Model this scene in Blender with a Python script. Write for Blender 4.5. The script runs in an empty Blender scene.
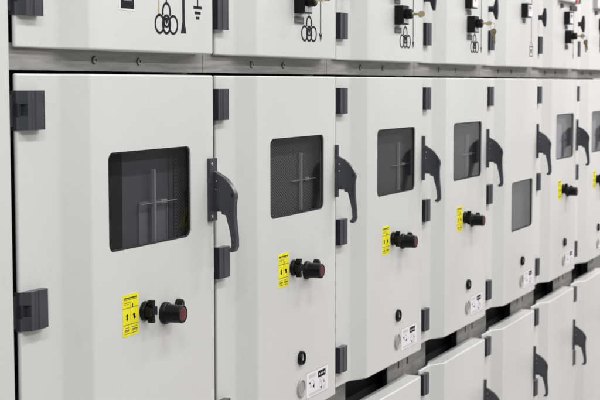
import bpy, bmesh, math, random
from mathutils import Vector
random.seed(7)
scene = bpy.context.scene
COL = scene.collection
PI = math.pi
S = 0.65                       # cabinet pitch in metres; front plane of the doors is y = 0, viewer at -y

# ------------------------------------------------------------------ materials
def mat(name, base, rough=.4, metal=0., spec=.5, var=0., vscale=(3, 3, 3), bump=0., bscale=400, coat=0., rvar=0.):
    m = bpy.data.materials.new(name); m.use_nodes = True
    nt = m.node_tree; b = nt.nodes['Principled BSDF']
    b.inputs['Base Color'].default_value = (*base, 1)
    b.inputs['Roughness'].default_value = rough
    b.inputs['Metallic'].default_value = metal
    b.inputs['Specular IOR Level'].default_value = spec
    b.inputs['Coat Weight'].default_value = coat
    if var or bump or rvar:
        g = nt.nodes.new('ShaderNodeNewGeometry')
        mp = nt.nodes.new('ShaderNodeMapping'); mp.inputs['Scale'].default_value = vscale
        nt.links.new(g.outputs['Position'], mp.inputs['Vector'])
        n = nt.nodes.new('ShaderNodeTexNoise'); n.inputs['Scale'].default_value = 1.0; n.inputs['Detail'].default_value = 5
        nt.links.new(mp.outputs[0], n.inputs['Vector'])
        if var:
            r = nt.nodes.new('ShaderNodeMapRange')
            r.inputs['From Min'].default_value = .3; r.inputs['From Max'].default_value = .7
            r.inputs['To Min'].default_value = 1 - var; r.inputs['To Max'].default_value = 1 + var
            nt.links.new(n.outputs['Fac'], r.inputs['Value'])
            mx = nt.nodes.new('ShaderNodeVectorMath'); mx.operation = 'SCALE'
            mx.inputs[0].default_value = base
            nt.links.new(r.outputs[0], mx.inputs['Scale'])
            nt.links.new(mx.outputs[0], b.inputs['Base Color'])
        if rvar:
            r2 = nt.nodes.new('ShaderNodeMapRange')
            r2.inputs['From Min'].default_value = .3; r2.inputs['From Max'].default_value = .7
            r2.inputs['To Min'].default_value = rough - rvar; r2.inputs['To Max'].default_value = rough + rvar
            nt.links.new(n.outputs['Fac'], r2.inputs['Value']); nt.links.new(r2.outputs[0], b.inputs['Roughness'])
        if bump:
            n2 = nt.nodes.new('ShaderNodeTexNoise'); n2.inputs['Scale'].default_value = bscale; n2.inputs['Detail'].default_value = 2
            nt.links.new(g.outputs['Position'], n2.inputs['Vector'])
            bp = nt.nodes.new('ShaderNodeBump'); bp.inputs['Strength'].default_value = bump; bp.inputs['Distance'].default_value = .001
            nt.links.new(n2.outputs['Fac'], bp.inputs['Height']); nt.links.new(bp.outputs[0], b.inputs['Normal'])
    return m

def paint_mat(name, base):
    """powder coat: satin, orange peel, faint grime and finger marks"""
    m = mat(name, base, rough=.34, spec=.5, var=.035, vscale=(2.6, 2.6, 1.3), rvar=.08)
    nt = m.node_tree; b = nt.nodes['Principled BSDF']
    g = nt.nodes.new('ShaderNodeNewGeometry')
    peel = nt.nodes.new('ShaderNodeTexNoise'); peel.inputs['Scale'].default_value = 420; peel.inputs['Detail'].default_value = 1
    wave = nt.nodes.new('ShaderNodeTexNoise'); wave.inputs['Scale'].default_value = 7; wave.inputs['Detail'].default_value = 1
    for n in (peel, wave): nt.links.new(g.outputs['Position'], n.inputs['Vector'])
    b1 = nt.nodes.new('ShaderNodeBump'); b1.inputs['Strength'].default_value = .10; b1.inputs['Distance'].default_value = .0004
    b2 = nt.nodes.new('ShaderNodeBump'); b2.inputs['Strength'].default_value = .35; b2.inputs['Distance'].default_value = .0035
    nt.links.new(wave.outputs['Fac'], b2.inputs['Height']); nt.links.new(b2.outputs[0], b1.inputs['Normal'])
    nt.links.new(peel.outputs['Fac'], b1.inputs['Height']); nt.links.new(b1.outputs[0], b.inputs['Normal'])
    # small scuffs
    sc = nt.nodes.new('ShaderNodeTexNoise'); sc.inputs['Scale'].default_value = 26; sc.inputs['Detail'].default_value = 8; sc.inputs['Roughness'].default_value = .7
    nt.links.new(g.outputs['Position'], sc.inputs['Vector'])
    rr = nt.nodes.new('ShaderNodeMapRange'); rr.inputs['From Min'].default_value = .58; rr.inputs['From Max'].default_value = .80
    rr.inputs['To Min'].default_value = 0; rr.inputs['To Max'].default_value = .20
    nt.links.new(sc.outputs['Fac'], rr.inputs['Value'])
    src = b.inputs['Base Color'].links[0].from_socket
    mx = nt.nodes.new('ShaderNodeMix'); mx.data_type = 'RGBA'
    mx.inputs[7].default_value = (.36, .34, .30, 1)
    nt.links.new(rr.outputs[0], mx.inputs[0]); nt.links.new(src, mx.inputs[6]); nt.links.new(mx.outputs[2], b.inputs['Base Color'])
    return m

PAINT = paint_mat('light_grey_powder_coat', (.648, .660, .652))
DARKP = mat('anthracite_plastic', (.044, .047, .057), rough=.34, spec=.5, var=.12, vscale=(30, 30, 30), bump=.12, bscale=900)
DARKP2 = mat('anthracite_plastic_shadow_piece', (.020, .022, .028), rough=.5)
BLACK = mat('black_plastic', (.007, .007, .009), rough=.33, spec=.16, bump=.05, bscale=800)
BLACKM = mat('black_matt', (.012, .012, .013), rough=.75)
RED = mat('red_plastic', (.095, .014, .016), rough=.45)
REDL = mat('red_button', (.60, .03, .06), rough=.35)
GREEN = mat('green_button', (.03, .22, .06), rough=.35)
YEL = mat('yellow_vinyl', (.86, .80, .01), rough=.38, var=.03, vscale=(40, 40, 40))
INK = mat('black_ink', (.008, .006, .010), rough=.6, spec=.15)
INKY = mat('black_ink_faint', (.16, .15, .02), rough=.5)
INKG = mat('grey_ink', (.34, .34, .36), rough=.5)
TAN = mat('tan_tape_line', (.46, .43, .30), rough=.5)
WHITE = mat('white_label', (.80, .80, .84), rough=.35)
DGREY = mat('engraved_dark_plate', (.085, .082, .09), rough=.5)
LGREY = mat('pale_grey_plastic', (.46, .46, .47), rough=.45)
STEEL = mat('bright_steel', (.62, .62, .61), rough=.28, metal=1., rvar=.08, vscale=(50, 50, 50))
DULLST = mat('dull_grey_disc', (.40, .40, .385), rough=.4, metal=.3)
BRASS = mat('brass', (.44, .385, .25), rough=.30, metal=1., rvar=.08, vscale=(90, 90, 90))
GALV = mat('galvanised_steel', (.30, .30, .293), rough=.6, metal=.25, var=.20, vscale=(14, 14, 160), rvar=.1, bump=.25, bscale=260)
EDGE_SHADE = mat('dark_edge_shade', (.05, .05, .048), rough=.7)
INSIDE = mat('interior_gap_shade', (.028, .028, .027), rough=.8)
GREYIN = mat('grey_inner_panel', (.145, .145, .15), rough=.5)
GREYIN2 = mat('mid_grey_inner_frame', (.27, .27, .275), rough=.5)
RODM = mat('pale_rod', (.48, .48, .47), rough=.4)
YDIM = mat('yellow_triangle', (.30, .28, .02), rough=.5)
FLOORM = mat('grey_floor_coating', (.40, .375, .35), rough=.35, var=.06, vscale=(2, 2, 2))

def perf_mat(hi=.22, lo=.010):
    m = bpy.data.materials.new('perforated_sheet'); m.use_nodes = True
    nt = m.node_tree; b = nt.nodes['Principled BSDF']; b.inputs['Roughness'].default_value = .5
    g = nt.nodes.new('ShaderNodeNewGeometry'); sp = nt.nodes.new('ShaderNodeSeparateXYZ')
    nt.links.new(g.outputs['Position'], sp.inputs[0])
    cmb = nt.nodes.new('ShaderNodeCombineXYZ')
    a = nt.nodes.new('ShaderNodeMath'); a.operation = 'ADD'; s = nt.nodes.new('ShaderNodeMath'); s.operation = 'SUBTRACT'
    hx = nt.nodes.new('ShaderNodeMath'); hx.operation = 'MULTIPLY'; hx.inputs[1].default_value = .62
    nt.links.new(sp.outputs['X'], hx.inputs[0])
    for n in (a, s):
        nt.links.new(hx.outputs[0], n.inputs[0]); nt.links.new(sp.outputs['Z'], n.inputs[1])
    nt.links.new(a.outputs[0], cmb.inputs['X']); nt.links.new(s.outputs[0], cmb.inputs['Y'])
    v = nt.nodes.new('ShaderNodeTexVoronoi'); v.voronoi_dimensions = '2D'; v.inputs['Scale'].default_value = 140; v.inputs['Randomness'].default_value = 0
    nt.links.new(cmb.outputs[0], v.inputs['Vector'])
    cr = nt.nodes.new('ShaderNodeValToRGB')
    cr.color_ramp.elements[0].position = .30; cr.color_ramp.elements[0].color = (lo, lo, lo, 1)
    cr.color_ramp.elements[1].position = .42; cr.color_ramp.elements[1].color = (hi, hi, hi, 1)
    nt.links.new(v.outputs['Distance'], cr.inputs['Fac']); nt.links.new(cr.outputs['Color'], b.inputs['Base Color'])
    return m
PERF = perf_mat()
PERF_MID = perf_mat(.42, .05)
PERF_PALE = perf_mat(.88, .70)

def glass_mat():
    m = bpy.data.materials.new('window_glass'); m.use_nodes = True
    nt = m.node_tree; nt.nodes.remove(nt.nodes['Principled BSDF'])
    out = nt.nodes['Material Output']
    t = nt.nodes.new('ShaderNodeBsdfTransparent'); t.inputs['Color'].default_value = (.80, .80, .82, 1)
    gl = nt.nodes.new('ShaderNodeBsdfGlossy'); gl.inputs['Roughness'].default_value = .04
    lw = nt.nodes.new('ShaderNodeLayerWeight'); lw.inputs['Blend'].default_value = .5
    pw = nt.nodes.new('ShaderNodeMath'); pw.operation = 'POWER'; pw.inputs[1].default_value = 4.4
    nt.links.new(lw.outputs['Facing'], pw.inputs[0])
    fr = nt.nodes.new('ShaderNodeMath'); fr.operation = 'MULTIPLY_ADD'; fr.inputs[1].default_value = .95; fr.inputs[2].default_value = .015
    nt.links.new(pw.outputs[0], fr.inputs[0])
    mx = nt.nodes.new('ShaderNodeMixShader')
    nt.links.new(fr.outputs[0], mx.inputs[0]); nt.links.new(t.outputs[0], mx.inputs[1]); nt.links.new(gl.outputs[0], mx.inputs[2])
    nt.links.new(mx.outputs[0], out.inputs['Surface'])
    return m
GLASS = glass_mat()

# ------------------------------------------------------------------ mesh builder
class MB:
    def __init__(self): self.bm = bmesh.new(); self.mi = 0; self.mats = []
    def m(self, material):
        if material not in self.mats: self.mats.append(material)
        self.mi = self.mats.index(material); return self
    def face(self, vs):
        try:
            f = self.bm.faces.new(vs); f.material_index = self.mi; return f
        except ValueError: return None
    def prism(self, pts, fn, a, b):
        """pts 2-D loop, fn(p, t) -> 3-D; between t=a and t=b"""
        A = [self.bm.verts.new(fn(p, a)) for p in pts]; B = [self.bm.verts.new(fn(p, b)) for p in pts]
        n = len(pts)
        for i in range(n): self.face([A[i], A[(i+1) % n], B[(i+1) % n], B[i]])
        self.face(A[::-1]); self.face(B)
        return self
    def xz(self, pts, y0, y1): return self.prism(pts, lambda p, t: (p[0], t, p[1]), y0, y1)
    def xy(self, pts, z0, z1): return self.prism(pts, lambda p, t: (p[0], p[1], t), z0, z1)
    def yz(self, pts, x0, x1): return self.prism(pts, lambda p, t: (t, p[0], p[1]), x0, x1)
    def box(self, x0, x1, y0, y1, z0, z1): return self.xy([(x0, y0), (x1, y0), (x1, y1), (x0, y1)], z0, z1)
    def lathe(self, cx, cz, prof, n=32, sx=1., sz=1.):
        """profile of (r, y) round an axis along y"""
        rings = []
        for r, y in prof:
            rings.append([self.bm.verts.new((cx + r*sx*math.cos(2*PI*k/n), y, cz + r*sz*math.sin(2*PI*k/n))) for k in range(n)])
        for A, B in zip(rings, rings[1:]):
            for k in range(n): self.face([A[k], A[(k+1) % n], B[(k+1) % n], B[k]])
        self.face(rings[0][::-1]); self.face(rings[-1])
        return self
    def ring(self, cx, cz, rx, rz, w, y0, y1, n=36, a0=0, a1=2*PI):
        """flat annulus on the door"""
        full = abs(a1 - a0 - 2*PI) < 1e-6
        k_ = n if full else n + 1
        def L(dr, y): return [self.bm.verts.new((cx + (rx+dr)*math.cos(a0+(a1-a0)*k/n), y, cz + (rz+dr)*math.sin(a0+(a1-a0)*k/n))) for k in range(k_)]
        a, b, c, d = L(-w/2, y0), L(w/2, y0), L(w/2, y1), L(-w/2, y1)
        for k in range(n):
            j = (k+1) % k_
            for P, Q in ((a, b), (b, c), (c, d), (d, a)): self.face([P[k], P[j], Q[j], Q[k]])
        return self
    def tube(self, path, r, n=10, closed=False):
        P = [Vector(p) for p in path]; rings = []
        for i, p in enumerate(P):
            if closed: d = P[(i+1) % len(P)] - P[i-1]
            else: d = P[min(i+1, len(P)-1)] - P[max(i-1, 0)]
            d.normalize(); u = d.cross(Vector((.3, .2, .93))); u.normalize(); v = d.cross(u)
            rings.append([self.bm.verts.new(p + u*r*math.cos(2*PI*k/n) + v*r*math.sin(2*PI*k/n)) for k in range(n)])
        m = len(rings)
        for i in range(m if closed else m-1):
            A, B = rings[i], rings[(i+1) % m]
            for k in range(n): self.face([A[k], A[(k+1) % n], B[(k+1) % n], B[k]])
        if not closed: self.face(rings[0][::-1]); self.face(rings[-1])
        return self
    def build(self, name, parent, origin, bevel=0., seg=2, angle=40, smooth=True):
        bmesh.ops.translate(self.bm, verts=self.bm.verts, vec=(-origin[0], -origin[1], -origin[2]))
        bmesh.ops.recalc_face_normals(self.bm, faces=self.bm.faces)
        me = bpy.data.meshes.new(name)
        for mt in self.mats: me.materials.append(mt)
        self.bm.to_mesh(me); self.bm.free()
        o = bpy.data.objects.new(name, me); COL.objects.link(o)
        if parent is not None: o.parent = parent
        else: o.location = origin
        if smooth:
            me.polygons.foreach_set('use_smooth', [True]*len(me.polygons)); me.set_sharp_from_angle(angle=math.radians(38))
        if bevel:
            b = o.modifiers.new('Bevel', 'BEVEL'); b.width = bevel; b.segments = seg; b.limit_method = 'ANGLE'; b.angle_limit = math.radians(angle)
            b.harden_normals = False
            w = o.modifiers.new('WN', 'WEIGHTED_NORMAL'); w.keep_sharp = False; w.weight = 100
        return o

def rrect(x0, x1, z0, z1, rx, rz, n=6):
    pts = []
    for cx, cz, a in ((x1-rx, z1-rz, 0), (x0+rx, z1-rz, 90), (x0+rx, z0+rz, 180), (x1-rx, z0+rz, 270)):
        for k in range(n+1):
            t = math.radians(a + 90*k/n); pts.append((cx + rx*math.cos(t), cz + rz*math.sin(t)))
    return pts

def bend(p, q, r, s, n=5):
    """round the corner q between p and r, reaching s metres along both legs"""
    P, Q, R_ = Vector(p), Vector(q), Vector(r)
    a = Q + (P-Q).normalized()*s; b = Q + (R_-Q).normalized()*s
    return [tuple((1-t)**2*a + 2*t*(1-t)*Q + t*t*b) for t in [k/n for k in range(n+1)]]

# ------------------------------------------------------------------ door shell
def door_shell(name, parent, org, x0, x1, xs, xr, z0, z1, window=None, bevel=.0036):
    d, st = .055, .030
    pts = [(x0, st+.008), (x0, st)]
    pts += bend((x0, st), (xs, st), (xr, 0), .005)
    pts += bend((xs, st), (xr, 0), (x1-.03, 0), .005)
    pts += bend((xr, 0), (x1-.030, 0), (x1, .0035), .010)
    pts += [(x1, .0035), (x1, d), (xr, d), (xs-.01, st+.008)]
    o = MB().m(PAINT).xy(pts, z0, z1).build(name, parent, org, smooth=False)
    b = o.modifiers.new('b', 'BEVEL'); b.width = bevel; b.segments = 3; b.limit_method = 'ANGLE'; b.angle_limit = math.radians(50)
    cut = []
    if window:
        a0, a1, b0, b1 = window
        c1 = MB().xz(rrect(a0, a1, b0, b1, .016, .015), -.01, .012).build('cutter', None, (0, 0, 0), smooth=False)
        c2 = MB().box(a0-.03, min(a1+.05, x1-.012), .0045, .08, b0-.03, b1+.03).build('cutter', None, (0, 0, 0), smooth=False)
        cut = [c1, c2]
        for c in cut:
            c.location = (-org[0], -org[1], -org[2]); m = o.modifiers.new('c', 'BOOLEAN'); m.object = c; m.operation = 'DIFFERENCE'; m.solver = 'EXACT'
            c.parent = parent
    bpy.context.view_layer.update()
    dg = bpy.context.evaluated_depsgraph_get()
    me = bpy.data.meshes.new_from_object(o.evaluated_get(dg))
    me.name = name
    o.modifiers.clear(); old = o.data; o.data = me; bpy.data.meshes.remove(old)
    if not me.materials: me.materials.append(PAINT)
    for c in cut:
        cm = c.data; bpy.data.objects.remove(c); bpy.data.meshes.remove(cm)
    me.polygons.foreach_set('use_smooth', [True]*len(me.polygons)); me.set_sharp_from_angle(angle=math.radians(32))
    w = o.modifiers.new('WN', 'WEIGHTED_NORMAL'); w.keep_sharp = True; w.weight = 100
    MB().m(EDGE_SHADE).box(x1+.0001, x1+.0034, .0055, .050, z0+.006, z1-.006).build('edge_shade_strip', o, org, smooth=False)  # dark strip added for the shade line along the door's right edge
    return o

# ------------------------------------------------------------------ door furniture
def hinge(parent, org, x, z0, z1, off=0., wide=False):
    """x: left edge of the door strip. dark plastic hinge that wraps strip and ramp, notched round its knuckle"""
    f = x + .094 + off
    h = z1 - z0
    k1, k2 = f-.030, f-.012
    front = [(k1-.0105, .0155), (k1-.010, .0162), (k1-.009, .0162), (k1-.0085, .0155), (k1, .0155), (k1+.001, .0140), (k2, .0140), (k2+.001, .0155),
             (f-.006, .0155), (f-.0055, .0161), (f-.0045, .0161), (f-.004, .0155), (f-.002, .0155), (f, .0175), (f, .034), (f-.004, .040)]
    g = f - .050
    m = MB().m(DARKP)
    m.xy([(g, .040), (g, .0155)] + front, z0, z1)
    if wide:
        a, b = z0 + h*.36, z0 + h*.66
        left = [(x+.010, .040), (x+.010, .0285), (x+.015, .0270), (g, .0155), (g, .040)]
        m.xy(left, z0, a); m.xy(left, b, z1)
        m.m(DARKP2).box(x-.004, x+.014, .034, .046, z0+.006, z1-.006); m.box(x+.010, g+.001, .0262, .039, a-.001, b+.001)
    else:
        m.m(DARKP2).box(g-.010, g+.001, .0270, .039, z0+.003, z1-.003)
    o = m.build('hinge', parent, org, bevel=.0012, seg=2)
    return o

def handle(parent, org, x1, ztop, pw=.020):
    """swing lever on the right edge of a door; ztop = where its body starts"""
    m = MB().m(DARKP)
    m.box(x1-pw, x1-.002, -.006, .0035, ztop-.103, ztop+.026)
    prof = [(.006, .000), (.006, .001), (-.004, .0005), (-.010, -.003), (-.023, -.010), (-.033, -.017), (-.041, -.025), (-.048, -.034), (-.0525, -.043), (-.054, -.052), (-.0525, -.061),
            (-.0515, -.070), (-.0515, -.094), (-.0535, -.120), (-.0555, -.140), (-.0560, -.160), (-.0530, -.1695), (-.0470, -.1735), (-.0400, -.1725), (-.0378, -.1685), (-.0400, -.1660),
            (-.0440, -.1620), (-.0455, -.156), (-.0440, -.140), (-.0405, -.120), (-.0365, -.105), (-.0345, -.096), (-.0330, -.090), (-.0240, -.0885), (-.0230, -.0835), (.006, -.0835)]
    m.yz([(y, ztop+(z if z > -.09 else -.09+(z+.09)*.91)) for y, z in prof], x1-min(pw-.001, .018), x1-.002)
    xl = x1-min(pw-.001, .018)
    m.m(DARKP2).box(xl-.0006, xl+.001, -.018, -.013, ztop-.082, ztop-.074)
    o_ = ((x1-.0205))
    m.m(STEEL)
    for y, z in ((-.011, -.021), (-.010, -.038)):
        m.yz([(y+.0016*math.cos(t*PI/4), ztop+z+.0016*math.sin(t*PI/4)) for t in range(8)], xl-.0006, xl+.001)
    if pw > .02: m.lathe(x1-pw+.008, ztop+.014, [(.0035, -.0055), (.0035, -.0078), (.002, -.0082)], 12)
    if pw > .02: m.lathe(x1-pw+.008, ztop-.093, [(.0035, -.0055), (.0035, -.0078), (.002, -.0082)], 12)
    m.m(BLACKM).yz([(-.048+.003*math.cos(t*PI/4), ztop-.048+.004*math.sin(t*PI/4)) for t in range(8)], xl-.0008, xl+.001)
    return m.build('lever_handle', parent, org, bevel=.0018, seg=2)

def warning_label(parent, org, x, z0, z1, w=.056):
    e = -.0005
    m = MB().m(YEL).xz(rrect(x, x+w, z0, z1, .003, .003, 3), .0002, e)
    h = z1 - z0; y0, y1 = e-.00002, e-.0003
    m.m(INK)
    m.m(INKY)
    for fz, a, b in ((.10, .08, .92), (.135, .08, .9), (.33, .03, .97), (.73, .03, .97), (.80, .12, .40), (.80, .56, .9), (.85, .12, .42), (.85, .56, .92), (.94, .1, .9), (.20, .1, .45), (.24, .1, .38)):
        z = z1 - h*fz
        m.box(x+w*a, x+w*b, y1, y0, z-.0005, z+.0005)
    m.box(x+w*.5-.0004, x+w*.5+.0004, y1, y0, z0+h*.27, z0+h*.82)
    m.m(INK)
    for fz, a, b in ((.095, .10, .88),):
        # broken row of tiny letters
        k = x + w*a
        while k < x + w*b:
            l = random.uniform(.0015, .005)
            m.box(k, k+l, y1-.0001, y0-.0001, z1-h*fz-.0012, z1-h*fz+.0012); k += l + .0015
    for fz in (.86, .885):
        for a0, b0 in ((.12, .42), (.56, .92)):
            k = x + w*a0
            while k < x + w*b0:
                l = random.uniform(.0012, .003)
                m.box(k, min(k+l, x+w*b0), y1-.0001, y0-.0001, z0+h*(1-fz)-.0006, z0+h*(1-fz)+.0006); k += l + .0018
    # the two figures, one upright and one slanted double arrow
    def dbl(cx, cz, L, W, sl):
        p = [(0, L), (W, L*.35), (W*.45, L*.35), (W*.45, -L*.3), (W*.9, -L*.3), (0, -L), (-W*.9, -L*.3), (-W*.45, -L*.3), (-W*.45, L*.35), (-W, L*.35)]
        m.xz([(cx + a + sl*b, cz + b) for a, b in p], y0-.0001, y1-.0002)
    dbl(x+w*.27, z0+h*.45, h*.085, .0042, 0)
    dbl(x+w*.72, z0+h*.45, h*.075, .0055, -.35)
    m.box(x+w*.60, x+w*.64, y1-.0001, y0, z0+h*.66, z0+h*.76)
    return m.build('warning_label', parent, org, smooth=False)

def cross_knob(parent, org, x, z):
    m = MB().m(BLACK)
    m.lathe(x, z, [(.0185, .002), (.0190, -.003), (.0180, -.0065), (.0165, -.008), (.0165, -.0082)], 36)
    m.lathe(x, z, [(.012, -.007), (.012, -.012)], 24)
    a = .0225
    lobes = []
    for k in range(4):
        t = PI/2*k
        for r, dt in ((.0085, -.78), (a*.93, -.44), (a, -.30), (a, .30), (a*.93, .44)):
            lobes.append((x + .62*r*math.cos(t+dt), z + r*math.sin(t+dt)))
    m.xz(lobes, -.0100, -.0205)
    m.lathe(x, z, [(.0080, -.0203), (.0075, -.0215), (.006, -.0218)], 24)
    return m.build('cross_knob', parent, org, bevel=.0013, seg=2)

def push_knob(parent, org, x, z):
    m = MB().m(BLACK)
    m.lathe(x, z, [(.0215, .002), (.0220, -.003), (.0215, -.0065), (.0190, -.0085), (.0184, -.010), (.0176, -.030), (.0178, -.034), (.0178, -.0400), (.0160, -.0418), (.0142, -.0418), (.0140, -.0405)], 40)
    m.m(RED).lathe(x, z, [(.0139, -.0400), (.0136, -.0412), (.0120, -.0418)], 32)
    return m.build('red_tipped_knob', parent, org)

def plug(parent, org, x, z):
    m = MB().m(BLACK).lathe(x, z, [(.0110, .002), (.0112, -.007), (.0105, -.0100), (.0085, -.0112)], 28)
    m.m(STEEL).box(x-.0006, x+.0006, -.0117, -.0110, z-.003, z+.003)
    return m.build('round_plug', parent, org)

def black_bung(parent, org, x, z):
    m = MB().m(BLACK).lathe(x, z, [(.0165, .002), (.0170, -.005), (.0155, -.0078), (.0125, -.0080), (.0120, -.0045), (.0118, -.0045)], 36)
    m.m(STEEL).lathe(x+.002, z, [(.0048, -.004), (.0048, -.0062), (.0035, -.0068)], 16, 1, 1.3)
    m.m(LGREY).ring(x, z, .0088, .0088, .0016, -.0048, -.0044, 24, .4, 2.6)
    return m.build('lock_cylinder', parent, org)

def oval_cover(parent, org, x, z):
    m = MB().m(DULLST).lathe(x, z, [(.0205, .002), (.0205, -.0035), (.0190, -.0048), (.0165, -.0048), (.0158, -.0030), (.0155, -.0030)], 36, 1, 1.1)
    return m.build('oval_cover', parent, org)

def rating_plate(parent, org, x, z0, w=.132, h=.061):
    """white pictogram label with a black display block"""
    z1 = z0 + h; e = -.0007
    m = MB().m(INKG).box(x-.0012, x+w+.0012, -.0004, .0002, z0-.0012, z1+.0012)
    m.m(WHITE).box(x, x+w, e, -.0001, z0, z1)
    y0, y1 = e-.00002, e-.0003
    m.m(INK).box(x+w*.52, x+w*.86, y1, y0, z1-h*.36, z1-h*.10)
    m.m(WHITE)
    for a in (.56, .63, .72, .79):
        m.box(x+w*a, x+w*(a+.035), y1-.0002, y1-.00002, z1-h*.27, z1-h*.20)
    m.m(INKG)
    for fx, fz, r in ((.62, .66, .0062), (.80, .70, .0062), (.66, .47, .0050)):
        m.ring(x+w*fx, z1-h*fz, r*1.2, r, .0011, y1, y0, 20)
    for fz in (.12, .17, .22): m.box(x+w*.1, x+w*.40, y1, y0, z1-h*fz-.0005, z1-h*fz+.0005)
    for fz in (.86, .91): m.box(x+w*.1, x+w*.85, y1, y0, z1-h*fz-.0004, z1-h*fz+.0004)
    m.ring(x+w*.26, z1-h*.48, .011, .009, .0010, y1, y0, 24)
    m.m(INK)
    m.xz([(x+w*.28, z1-h*.60), (x+w*.34, z1-h*.50), (x+w*.34, z1-h*.68)], y0, y1-.0002)
    m.box(x+w*.12, x+w*.17, y1, y0, z1-h*.46, z1-h*.40)
    m.box(x+w*.62, x+w*.70, y1, y0, z1-h*.82, z1-h*.76)
    m.box(x+w*.78, x+w*.80, y1, y0, z1-h*.66, z1-h*.52)
    return m.build('pictogram_label', parent, org, smooth=False)

# ----- instrument door furniture
E0, E1 = -.0001, -.0007
def transformer_symbol(parent, org, x, zb):
    """three windings with a fourth above; printed"""
    m = MB().m(INK)
    rx, rz, w = .0142, .0168, .0044
    zc = zb + rz + .002
    for dx in (-.0275, 0, .0275): m.ring(x+dx*.94, zc, rx + (.0022 if dx else 0), rz, w, E0, E1 - (0 if dx else .0003), 32)
    m.ring(x, zc+.023, .0140, .0170, w, E0, E1-.0002, 32, -.35, PI+.35)
    m.ring(x, zc+.006, .0095, .0105, .0032, E0, E1-.0004, 28)
    m.xz([(x-.0075, zc+.0125), (x+.0075, zc+.0125), (x+.001, zc+.0010), (x-.001, zc+.0010)], E0, E1-.0006)
    m.box(x-.0018, x+.0018, E1, E0, zc+.0385, zc+.10)
    return m.build('transformer_symbol', parent, org, smooth=False)

def mimic_arrow(parent, org, x, zb, kind):
    m = MB().m(INK)
    if kind == 'flared':
        m.box(x-.0042, x+.0042, E1, E0, zb+.020, 2.02); m.xz([(x-.0105, zb), (x+.0105, zb), (x+.0045, zb+.0202), (x-.0045, zb+.0202)], E0, E1)
    elif kind == 'head':
        m.box(x-.0026, x+.0026, E1, E0, zb+.018, 2.02); m.xz([(x, zb-.002), (x+.0085, zb+.019), (x, zb+.015), (x-.0085, zb+.019)], E0, E1-.0002)
    elif kind == 'thin':
        m.box(x-.0018, x+.0018, E1, E0, zb+.010, 2.02); m.xz([(x, zb-.002), (x+.006, zb+.016), (x-.006, zb+.016)], E0, E1-.0002)
    return m.build('mimic_arrow', parent, org, smooth=False)

def earth_symbol(parent, org, x, z):
    m = MB().m(INK)
    m.box(x-.0020, x+.0020, E1, E0, z, 2.0)
    for k, (hw, dz) in enumerate(((.0165, 0), (.0115, -.0105), (.0062, -.0205))):
        m.box(x-hw, x+hw, E1-.0002, E0, z+dz-.0026, z+dz+.0026)
    return m.build('earth_symbol', parent, org, smooth=False)

def box_symbol(parent, org, x):
    m = MB().m(INK)
    m.box(x-.0018, x+.0018, E1, E0, 1.752, 2.0)
    w = .0030; x0, x1, a, b = x-.024, x+.024, 1.702, 1.733
    m.box(x0, x1, E1, E0, a-w, a); m.box(x0, x1, E1, E0, b, b+w)
    m.box(x0, x0+w, E1, E0, a, b); m.box(x1-w, x1, E1, E0, a, b)
    for s in (-1, 1): m.xz([(x+s*.024, b+w), (x+s*.021, b+w), (x+s*.0018, 1.752), (x+s*.0050, 1.752)], E0, E1)
    m.xz([(x-.010, .5*(a+b)+.008), (x+.010, .5*(a+b)+.008), (x+.003, .5*(a+b)-.008), (x-.003, .5*(a+b)-.008)], E0, E1-.0001)
    return m.build('cable_end_symbol', parent, org, smooth=False)

def small_label(parent, org, x, z0, z1, w, white=False):
    m = MB()
    if white:
        m.m(WHITE).box(x-.007, x+w+.004, -.0006, .0002, z0-.0035, z1+.010)
        m.m(INK).box(x, x+w, -.0016, -.0007, z0, z1)
    else:
        m.m(DGREY).box(x, x+w, -.0016, .0002, z0, z1)
    m.m(INKG)
    k = x + w*.2; zc = z0 + (z1-z0)*.38
    while k < x + w*.8:
        l = random.uniform(.002, .005); m.box(k, min(k+l, x+w*.85), -.0019, -.00162, zc-.0009, zc+.0009); k += l + .0015
    return m.build('engraved_tag', parent, org, bevel=0, smooth=False)

def key_lock(parent, org, x, z0, z1):
    m = MB().m(BLACK).box(x, x+.047, -.025, .001, z0, z1)
    m.m(LGREY).box(x+.006, x+.045, -.0262, -.0248, z0+.003, z0+.016)
    m.m(BLACK)
    zc = .5*(z0+z1)+.003; xc = x+.026
    m.lathe(xc, zc, [(.0135, -.024), (.0140, -.027), (.0135, -.040), (.0120, -.0425), (.0100, -.043)], 28)
    m.m(BRASS).lathe(xc, zc, [(.0048, -.042), (.0048, -.0455), (.004, -.046)], 18)
    o = m.build('key_lock', parent, org, bevel=.0012)
    return (xc, zc)

def meter_device(parent, org, x, z0, z1, w=.062):
    """small black relay box, pale face plate, red lamp and a side tab onto the mimic line"""
    m = MB().m(BLACK).box(x, x+w, -.022, .001, z0, z1)
    m.m(WHITE).box(x+.010, x+w-.002, -.0235, -.0218, z0+.004, z1-.006)
    m.m(DGREY)
    m.box(x+.018, x+.030, -.0242, -.0236, z1-.022, z1-.010)
    m.box(x+.036, x+.050, -.0242, -.0236, z1-.020, z1-.012)
    m.m(REDL).box(x+.030, x+.036, -.0245, -.0236, z0+.022, z0+.028)
    m.m(BLACK).box(x+w, x+w+.020, -.006, -.0009, z0+.014, z0+.019)
    return m.build('relay_unit', parent, org, bevel=.001)

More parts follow.
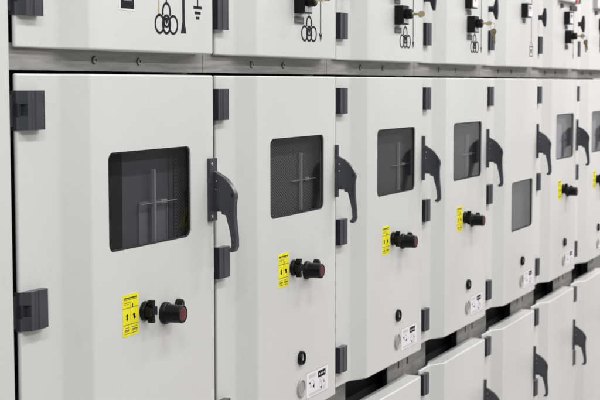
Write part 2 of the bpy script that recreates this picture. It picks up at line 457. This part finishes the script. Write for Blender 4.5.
def wing_knob(parent, org, x, z):
    """two-winged turn knob on the hinge strip"""
    m = MB().m(DARKP)
    m.lathe(x, z, [(.010, .032), (.010, .010), (.009, .008)], 24)
    p = [(0, .035), (.0036, .034), (.0055, .020), (.0085, .009), (.0085, -.009), (.0055, -.020), (.0036, -.034), (0, -.035), (-.0036, -.034), (-.0055, -.020), (-.0085, -.009), (-.0085, .009), (-.0055, .020), (-.0036, .034)]
    q = [(.010, .009), (.012, -.009), (.004, -.034), (-.001, -.036), (-.004, -.034), (-.006, -.010), (-.006, .010), (-.004, .034), (-.001, .036), (.004, .034)]
    m.yz([(a, z+b) for a, b in q], x-.006, x+.006)
    return m.build('wing_knob', parent, org, bevel=.0022, seg=3)

def top_display(parent, org, x, z0):
    m = MB().m(LGREY).box(x, x+.30, -.020, .001, z0, z0+.10)
    m.m(WHITE).box(x+.006, x+.294, -.0215, -.0198, z0+.006, z0+.094)
    m.m(INK).box(x+.27, x+.294, -.0222, -.0214, z0+.008, z0+.07)
    m.m(REDL).box(x+.205, x+.235, -.026, -.0212, z0+.003, z0+.030)
    m.m(GREEN).box(x+.262, x+.285, -.026, -.0226, z0+.003, z0+.030)
    m.m(DGREY)
    m.lathe(x+.045, z0-.018, [(.009, .001), (.009, -.012)], 16)
    for k in range(3): m.lathe(x+.20+.033*k, z0-.020, [(.010, .001), (.010, -.012)], 16)
    return m.build('display_panel', parent, org, bevel=.0015)

# ------------------------------------------------------------------ cabinets
GROUP = 'switchgear cabinets standing side by side in one row'
def tag(o, label, cat, group=None):
    o['label'] = label; o['category'] = cat
    if group: o['group'] = group

OFF = {1: -.020, 2: .0, 3: .010, 4: .013, 5: .020, 6: .022, 7: .010}
LABELS = {1: 'pale grey cabinet with earth symbol on upper door and yellow triangle behind window',
 2: 'pale grey cabinet directly right of the one with the earth symbol',
 3: 'pale grey cabinet whose lock holds a single brass key, round bow turned to view',
 4: 'pale grey cabinet with a spare brass key dangling over the next dark hinge',
 5: 'pale grey cabinet with low-set window and no yellow label or knobs',
 6: 'pale grey cabinet directly right of the low-window one, brass key bunch in its lock',
 7: 'pale grey cabinet at the far right end, cut off by the picture edge'}
keyspots = {}

def cabinet(i):
    X = (i-1)*S; o_ = OFF[i]
    org = (X + S/2, .6, 0)
    root = bpy.data.objects.new('switchgear_cabinet', None); COL.objects.link(root); root.location = org
    root.empty_display_size = .2
    tag(root, LABELS[i], 'cabinet', GROUP)
    x0, x1 = (X + .016, X + .6525) if i == 1 else (X + .063, X + .649)
    xs, xr = X + .148 + o_*.6, X + .200 + o_*.5
    # carcass: painted side sheets, solid core coloured black for the shade in the gaps, plinth
    b = MB().m(INSIDE).box(X+.002, X+.648, .115, 1.20, .05, 2.24)
    b.m(PAINT).box(X+.002, X+.648, .058, 1.20, 2.241, 2.256)
    b.m(PAINT).box(X+.002, X+.648, 1.201, 1.204, .05, 2.24)
    b.m(BLACKM).box(X+.002, X+.648, .08, 1.18, .0, .0495)
    b.build('carcass', root, org, smooth=False)
    for a, c in ((X+.001, X+.030), (X+.622, X+.6495)):
        MB().m(GALV).box(a, c, .078, .1145, .05, 2.24).build('upright', root, org, bevel=.0008, seg=1)
    for a, c, k in ((X+.001, X+.205, .040), (X+.525, X+.6485, .615)):
        f = MB().m(GALV).box(a, c, .062, .0655, .70, .86)
        f.m(BLACKM).box(X+k-.005, X+k+.005, .0612, .0622, .764, .798)
        if k < .1: f.m(STEEL).lathe(X+.110, .806, [(.006, .0622), (.006, .056), (.004, .055)], 6)
        f.build('gap_bracket', root, org, bevel=.0008, seg=1)
    # cross rail under the instrument door
    ra = X + .031 if i > 1 else X - .043
    r = MB().m(GALV).box(ra, X+S+.029, .042, .0575, 1.6228, 1.668)
    r.box(ra, X+S+.029, .0576, .075, 1.6245, 1.6285)
    rail = r.build('cross_rail', root, org, bevel=.0012)
    for u in (.256 if i > 1 else .268, .422):
        s = MB().m(BLACKM).lathe(X+u, 1.6425, [(.0074, .0425), (.0074, .0410)], 24)
        s.m(GALV).lathe(X+u, 1.6425, [(.0060, .0412), (.0060, .0388), (.0048, .0376)], 20)
        s.m(BLACKM).lathe(X+u, 1.6425, [(.0026, .0380), (.0026, .0372)], 6)
        s.build('screw', rail, org)
    # ---------------- instrument door
    up = door_shell('instrument_door', root, org, x0, x1, xs, xr, 1.660, 2.235)
    hinge(up, org, X+.004, 1.7125, 1.778, o_, i == 1); hinge(up, org, X+.004, 2.09, 2.155, o_, i == 1)
    if i == 1:
        small_label(up, org, .2935, 1.7365, 1.775, .044, white=True)
        t = MB().m(TAN).box(.4270, .4310, E1, E0, 1.727, 2.0).build('yellow_line', up, org, smooth=False)
        transformer_symbol(up, org, .4575, 1.6945); mimic_arrow(up, org, .5240, 1.6985, 'flared'); earth_symbol(up, org, .5817, 1.7510)
    if i in (2, 3, 4, 6, 7):
        u = {2: 1.043, 3: 1.701, 4: 2.355, 6: 3.657, 7: 4.312}[i]
        keyspots[i] = key_lock(up, org, u, 1.7610, 1.8125)
        small_label(up, org, u+.001, 1.738, 1.7545, .052); small_label(up, org, u+.001, 1.8175, 1.831, .040)
    if i in (2, 3, 4): transformer_symbol(up, org, {2: 1.1275, 3: 1.787, 4: 2.437}[i], 1.6985)
    if i in (2, 3): mimic_arrow(up, org, {2: 1.1954, 3: 1.852}[i], 1.7015, 'head' if i == 2 else 'thin')
    if i == 4: mimic_arrow(up, org, 2.509, 1.7015, 'thin')
    if i in (6, 7): mimic_arrow(up, org, X+.552, 1.7025, 'thin')
    if i == 5: box_symbol(up, org, 3.137)
    if i in (2, 3, 4, 5, 6, 7):
        u = {2: 1.02, 3: 1.675, 4: 2.333, 5: 2.997, 6: 3.636, 7: 4.286}[i]
        meter_device(up, org, u, 1.836, 1.8865)
    if i == 5: small_label(up, org, 3.020, 1.8165, 1.831, .028)
    if i in (6, 7): top_display(up, org, {6: 3.535, 7: 4.16}[i], 1.925)
    if i > 2: wing_knob(up, org, X+.083, 1.850)
    # ---------------- breaker door
    W = (X+.288+.008, X+.590, 1.0710, 1.2480) if i == 5 else (X+.265+o_*1.0, X+.567+o_*.9, 1.2970, 1.4775)
    if i == 5: W = (2.897, 3.186, 1.0710, 1.2490)
    mid = door_shell('breaker_door', root, org, x0, x1, xs, xr, .820, 1.6175, window=W)
    hinge(mid, org, X+.004, 1.5240, 1.5895, o_, i == 1); hinge(mid, org, X+.004, 1.1900, 1.2560, o_, i == 1); hinge(mid, org, X+.004, .8600, .9260, o_, i == 1)
    handle(mid, org, x1, 1.4230, .034 if i == 1 else .012)
    a0, a1, b0, b1 = W
    g = MB().m(BLACKM)
    o1 = rrect(a0, a1, b0, b1, .016, .015); o2 = rrect(a0+.0035, a1-.0035, b0+.0035, b1-.0035, .0135, .0125)
    n = len(o1)
    for ya, yb in ((.0028, .0048),):
        A = [g.bm.verts.new((p[0], ya, p[1])) for p in o1]; B = [g.bm.verts.new((p[0], ya, p[1])) for p in o2]
        C = [g.bm.verts.new((p[0], yb, p[1])) for p in o2]; D = [g.bm.verts.new((p[0], yb, p[1])) for p in o1]
        for k in range(n):
            j = (k+1) % n
            for P, Q in ((A, B), (B, C), (C, D), (D, A)): g.face([P[k], P[j], Q[j], Q[k]])
    g.build('window_gasket', mid, org, smooth=False)
    MB().m(GLASS).box(a0-.012, a1+.010, .0052, .0082, b0-.012, b1+.012).build('window_pane', mid, org, smooth=False)
    # what stands behind the pane
    ix0, ix1, iz0, iz1 = a0-.028, min(a1+.048, x1-.014), b0-.028, b1+.028
    if i == 1:
        MB().m(BLACKM).box(ix0, .3456, .034, .037, iz0, iz1).build('black_panel', mid, org, smooth=False)
        q = MB().m(GREYIN).box(.3458, .5440, .037, .040, iz0, iz1)
        q.m(GREYIN2).box(.4060, .4090, .034, .0368, iz0, 1.372); q.box(.5120, .5150, .034, .0368, iz0, 1.372); q.box(.4060, .5150, .034, .0368, 1.3715, 1.3745)
        q.m(GREYIN2).box(.410, .4400, .0362, .0369, iz0, 1.370); q.box(.4600, .5110, .0362, .0369, iz0, 1.370)
        q.m(GREYIN).box(.5215, .5235, .0345, .0369, iz0, iz1)
        q.build('grey_inner_panel', mid, org, smooth=False)
        MB().m(PERF).box(.5445, ix1, .032, .036, iz0, iz1).build('perforated_guard', mid, org, smooth=False)
        t = MB().m(YDIM).xz([(.553, 1.3115), (.612, 1.3115), (.590, 1.352), (.584, 1.352)], .0316, .0308)
        t.m(INK).xz([(.578, 1.318), (.590, 1.330), (.583, 1.332), (.592, 1.343), (.581, 1.329), (.588, 1.328)], .0306, .0302)
        t.build('warning_triangle', mid, org, smooth=False)
    else:
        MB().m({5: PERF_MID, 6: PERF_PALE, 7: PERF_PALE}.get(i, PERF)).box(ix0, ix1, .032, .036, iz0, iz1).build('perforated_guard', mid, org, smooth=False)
    if i != 5:
        rx = {1: .4475, 2: 1.1360, 3: 1.8075, 4: 2.4480, 6: 3.7650, 7: 4.415}[i]
        d = MB().m(RODM)
        d.box(rx-.0030, rx+.0030, .022, .030, 1.300 if i != 1 else 1.27, 1.4360)
        d.box(rx-.046, rx+.090, .024, .0295, 1.3700, 1.3720)
        d.box(rx+.028, rx+.050, .0245, .0290, 1.3678, 1.3760)
        for k in range(6): d.box(rx+.004, rx+.010, .025, .029, 1.334+.006*k, 1.3365+.006*k)
        d.build('position_rod', mid, org, bevel=.0008, seg=1)
    if i != 5:
        warning_label(mid, org, X+.305+o_*.9, 1.1365, 1.2145)
        cross_knob(mid, org, X+.385+o_, 1.1745)
        push_knob(mid, org, X+.460+o_, 1.1595)
        plug(mid, org, X+.511+o_, 1.1690)
    black_bung(mid, org, X+.427+o_*.8, .9540); oval_cover(mid, org, X+.428+o_*.4, .8815)
    rating_plate(mid, org, X+.461+o_*.6, .8475)
    # ---------------- cable door
    low = door_shell('cable_door', root, org, x0, x1, xs, xr, .065, .7410, bevel=.006)
    hinge(low, org, X+.004, .6650, .7285, o_, i == 1); hinge(low, org, X+.004, .3880, .4510, o_, i == 1); hinge(low, org, X+.004, .11, .173, o_, i == 1)
    handle(low, org, x1, .5765, .012)
    return root

for i in range(1, 8): cabinet(i)

# plain cover at the near end of the row
org = (-.375, .6, 0)
cv = bpy.data.objects.new('end_cabinet', None); COL.objects.link(cv); cv.location = org
tag(cv, 'plain grey full-height end cabinet without doors or fittings, a sliver at the left edge', 'cabinet')
MB().m(PAINT).box(-.700, -.040, 0, .055, .05, 2.24).build('front_cover', cv, org, bevel=.005, seg=3)
e = MB().m(INSIDE).box(-.700, -.0005, .1155, 1.20, .05, 2.24)
e.m(BLACKM).box(-.69, -.001, .08, 1.18, 0, .0495)
e.build('carcass', cv, org, smooth=False)
e = MB().m(GALV).box(-.052, -.004, .062, .1145, 1.669, 2.24); e.box(-.052, -.004, .062, .1145, 1.585, 1.622); e.m(BLACKM).box(-.052, -.004, .066, .1145, .05, 1.5845)  # lower length coloured black for the darkness in the gap
e.build('galvanised_upright', cv, org, smooth=False)

# ------------------------------------------------------------------ keys
def key_blade(m, x, z, y0, y1, tilt):
    """flat brass key standing out of the lock along -y; bow turned by tilt round y"""
    c, s = math.cos(tilt), math.sin(tilt)
    def fn(p, t): return (x + p[1]*s + t*c, p[0], z + p[1]*c - t*s)
    L = y0 - y1
    blade = [(y0, .0032), (y0, -.0032), (y0-L*.35, -.0032), (y0-L*.40, -.0085)]
    bow = [(y1 + .010 + .0105*math.cos(a), .0095*math.sin(a)) for a in [-.75*PI + k*1.5*PI/16 for k in range(17)]]
    bow = [(y1 + .0105 - .0105*math.cos(a), .0098*math.sin(a)) for a in [-.72*PI + k*1.44*PI/16 for k in range(17)]]
    m.prism([(y0, -.0032), (y0-L*.45, -.0032)] + bow + [(y0-L*.45, .0032), (y0, .0032)], fn, -.0011, .0011)

def hanging_key(m, cx, cy, cz, ang, L=.048, turn=.5):
    """flat key hanging from a ring at c, swung by ang in a vertical plane turned by turn"""
    ct, st = math.cos(turn), math.sin(turn)
    ca, sa = math.cos(ang), math.sin(ang)
    def fn(p, t):
        a = p[0]*ca + p[1]*sa; b = -p[0]*-sa*-1 + p[1]*ca
        a = p[0]*ca - p[1]*sa; b = p[0]*sa + p[1]*ca
        return (cx + a*ct - t*st, cy - a*st - t*ct, cz + b)
    bow = [(.0098*math.sin(a), -.0075 + .0098*math.cos(a)) for a in [-.80*PI + k*1.6*PI/16 for k in range(17)]]
    m.prism(bow + [(.0036, -.018), (.0036, -L*.62), (.0022, -L*.68), (.0036, -L*.76), (.0018, -L*.84), (.0030, -L*.92), (0, -L), (-.0032, -L*.92), (-.0036, -.018)], fn, -.0011, .0011)

KL = {2: ('key', 'small brass key seen edge-on in the lock left of the arrow-head line', 'key'),
      3: ('key', 'single brass key with its round bow turned towards view, in a black lock', 'key'),
      4: ('key_ring', 'brass key on a ring, its spare key hanging down beside a dark hinge', 'keys'),
      6: ('key_ring', 'brass key bunch in the lock below the right-hand relay unit, two keys overlapping', 'keys')}
for i, (nm, lab, cat) in KL.items():
    x, z = keyspots[i]
    m = MB().m(BRASS)
    if i == 2: key_blade(m, x, z, -.0455, -.078, PI/2 - .12)
    if i == 3: key_blade(m, x, z-.001, -.0455, -.078, .42)
    if i in (4, 6):
        key_blade(m, x, z, -.0455, -.074, .9 if i == 4 else .5)
        rc = Vector((x+.003, -.075, z-.010))
        m.m(STEEL).tube([(rc.x + .003*math.sin(t*2*PI/20), rc.y - .006*math.sin(t*2*PI/20), rc.z + .0105*math.cos(t*2*PI/20)) for t in range(20)], .0009, 6, closed=True)
        m.m(BRASS)
        if i == 4: hanging_key(m, rc.x+.001, rc.y-.002, rc.z-.009, .10, turn=.9)
        else:
            hanging_key(m, rc.x, rc.y, rc.z-.008, .12, turn=.5); hanging_key(m, rc.x+.001, rc.y-.004, rc.z-.006, .30, L=.044, turn=.2)
    o = m.build(nm, None, (x, -.0455, z), bevel=0)
    tag(o, lab, cat)

# ------------------------------------------------------------------ floor
fl = MB().m(FLOORM).box(-6, 12, -7, 3, -.05, 0).build('floor', None, (0, 0, 0), smooth=False)
fl['kind'] = 'structure'

# ------------------------------------------------------------------ light: rows of ceiling tubes over the aisle + soft room light
def area(x, y, z, sx, sy, power, col=(1, .985, .96)):
    l = bpy.data.lights.new('ceiling_tube', 'AREA'); l.shape = 'RECTANGLE'; l.size = sx; l.size_y = sy; l.energy = power; l.color = col
    o = bpy.data.objects.new('ceiling_tube', l); COL.objects.link(o); o.location = (x, y, z)
    return o
LP = .69
for k, x in enumerate((-1.4, .5, 2.4, 4.3, 6.2)):
    w = (1, .985, .97) if k < 3 else (1, .93, .925)
    area(x, -1.00, 2.85, 1.25, .10, 30*LP*(1.35, .80, 1.05, 1.55, 1.7)[k], w)
    area(x+.9, -2.6, 3.0, 1.25, .10, 34*LP*(1.35, .80, 1.05, 1.55, 1.7)[k], w)

w = bpy.data.worlds.new('World'); scene.world = w; w.use_nodes = True
nt = w.node_tree; bg = nt.nodes['Background']
tc = nt.nodes.new('ShaderNodeTexCoord'); sp = nt.nodes.new('ShaderNodeSeparateXYZ'); nt.links.new(tc.outputs['Generated'], sp.inputs[0])
cr = nt.nodes.new('ShaderNodeValToRGB'); el = cr.color_ramp.elements
mr = nt.nodes.new('ShaderNodeMapRange'); mr.inputs['From Min'].default_value = -1; mr.inputs['From Max'].default_value = 1
nt.links.new(sp.outputs['Z'], mr.inputs['Value']); nt.links.new(mr.outputs[0], cr.inputs['Fac'])
el[0].position = .30; el[0].color = (.345, .335, .32, 1); el[1].position = .8; el[1].color = (.80, .815, .83, 1)
q = el.new(.44); q.color = (.50, .495, .48, 1); q = el.new(.50); q.color = (.66, .665, .67, 1)
# vertical bands: doors and pillars of the room across the aisle, seen only as soft reflections
at = nt.nodes.new('ShaderNodeMath'); at.operation = 'ARCTAN2'; nt.links.new(sp.outputs['Y'], at.inputs[0]); nt.links.new(sp.outputs['X'], at.inputs[1])
cb = nt.nodes.new('ShaderNodeCombineXYZ'); nt.links.new(at.outputs[0], cb.inputs['X'])
zz = nt.nodes.new('ShaderNodeMath'); zz.operation = 'MULTIPLY'; zz.inputs[1].default_value = .35; nt.links.new(sp.outputs['Z'], zz.inputs[0]); nt.links.new(zz.outputs[0], cb.inputs['Y'])
nz = nt.nodes.new('ShaderNodeTexNoise'); nz.inputs['Scale'].default_value = 9; nz.inputs['Detail'].default_value = 3; nt.links.new(cb.outputs[0], nz.inputs['Vector'])
m2 = nt.nodes.new('ShaderNodeMapRange'); m2.inputs['From Min'].default_value = .35; m2.inputs['From Max'].default_value = .65; m2.inputs['To Min'].default_value = .70; m2.inputs['To Max'].default_value = 1.2
nt.links.new(nz.outputs['Fac'], m2.inputs['Value'])
# added bright band towards the far end, dimmed sector before it, shaping pane reflections
m3 = nt.nodes.new('ShaderNodeFloatCurve'); cv_ = m3.mapping.curves[0]
cv_.points[0].location = (0, .5); cv_.points[1].location = (1, .25)
for px, py in ((.60, .5), (.78, .34), (.90, .36), (.945, .62), (.962, .95), (.982, .95)): cv_.points.new(px, py)
m3.mapping.update(); m3.inputs['Factor'].default_value = 1
nt.links.new(sp.outputs['X'], m3.inputs['Value'])
m5 = nt.nodes.new('ShaderNodeMath'); m5.operation = 'MULTIPLY'; m5.inputs[1].default_value = 2.15; nt.links.new(m3.outputs[0], m5.inputs[0]); m3 = m5
m4 = nt.nodes.new('ShaderNodeMath'); m4.operation = 'MULTIPLY'; nt.links.new(m2.outputs[0], m4.inputs[0]); nt.links.new(m3.outputs[0], m4.inputs[1]); m2 = m4
vm = nt.nodes.new('ShaderNodeVectorMath'); vm.operation = 'SCALE'; nt.links.new(cr.outputs['Color'], vm.inputs[0]); nt.links.new(m2.outputs[0], vm.inputs['Scale'])
nt.links.new(vm.outputs[0], bg.inputs['Color']); bg.inputs['Strength'].default_value = .45

# ------------------------------------------------------------------ camera
f, yaw, pit, roll = 1377.37, .4247026, .0842336, -.0009921
cam = bpy.data.cameras.new('camera'); co = bpy.data.objects.new('camera', cam); COL.objects.link(co)
cam.sensor_width = 36; cam.lens = f/600*36; cam.clip_end = 200; cam.clip_start = .05
co.location = (-1.84965, -1.32273, 1.6)
F = Vector((math.cos(yaw)*math.cos(pit), math.sin(yaw)*math.cos(pit), -math.sin(pit)))
R = Vector((math.sin(yaw), -math.cos(yaw), 0)); U = R.cross(F)
R2 = R*math.cos(roll) + U*math.sin(roll); U2 = U*math.cos(roll) - R*math.sin(roll)
from mathutils import Matrix
M = Matrix((R2, U2, -F)).transposed().to_4x4(); M.translation = co.location
co.matrix_world = M
cam.dof.use_dof = True; cam.dof.focus_distance = 2.85; cam.dof.aperture_fstop = 12
scene.camera = co
scene.view_settings.view_transform = 'Standard'; scene.view_settings.look = 'None'
scene.view_settings.exposure = 0; scene.view_settings.gamma = 1
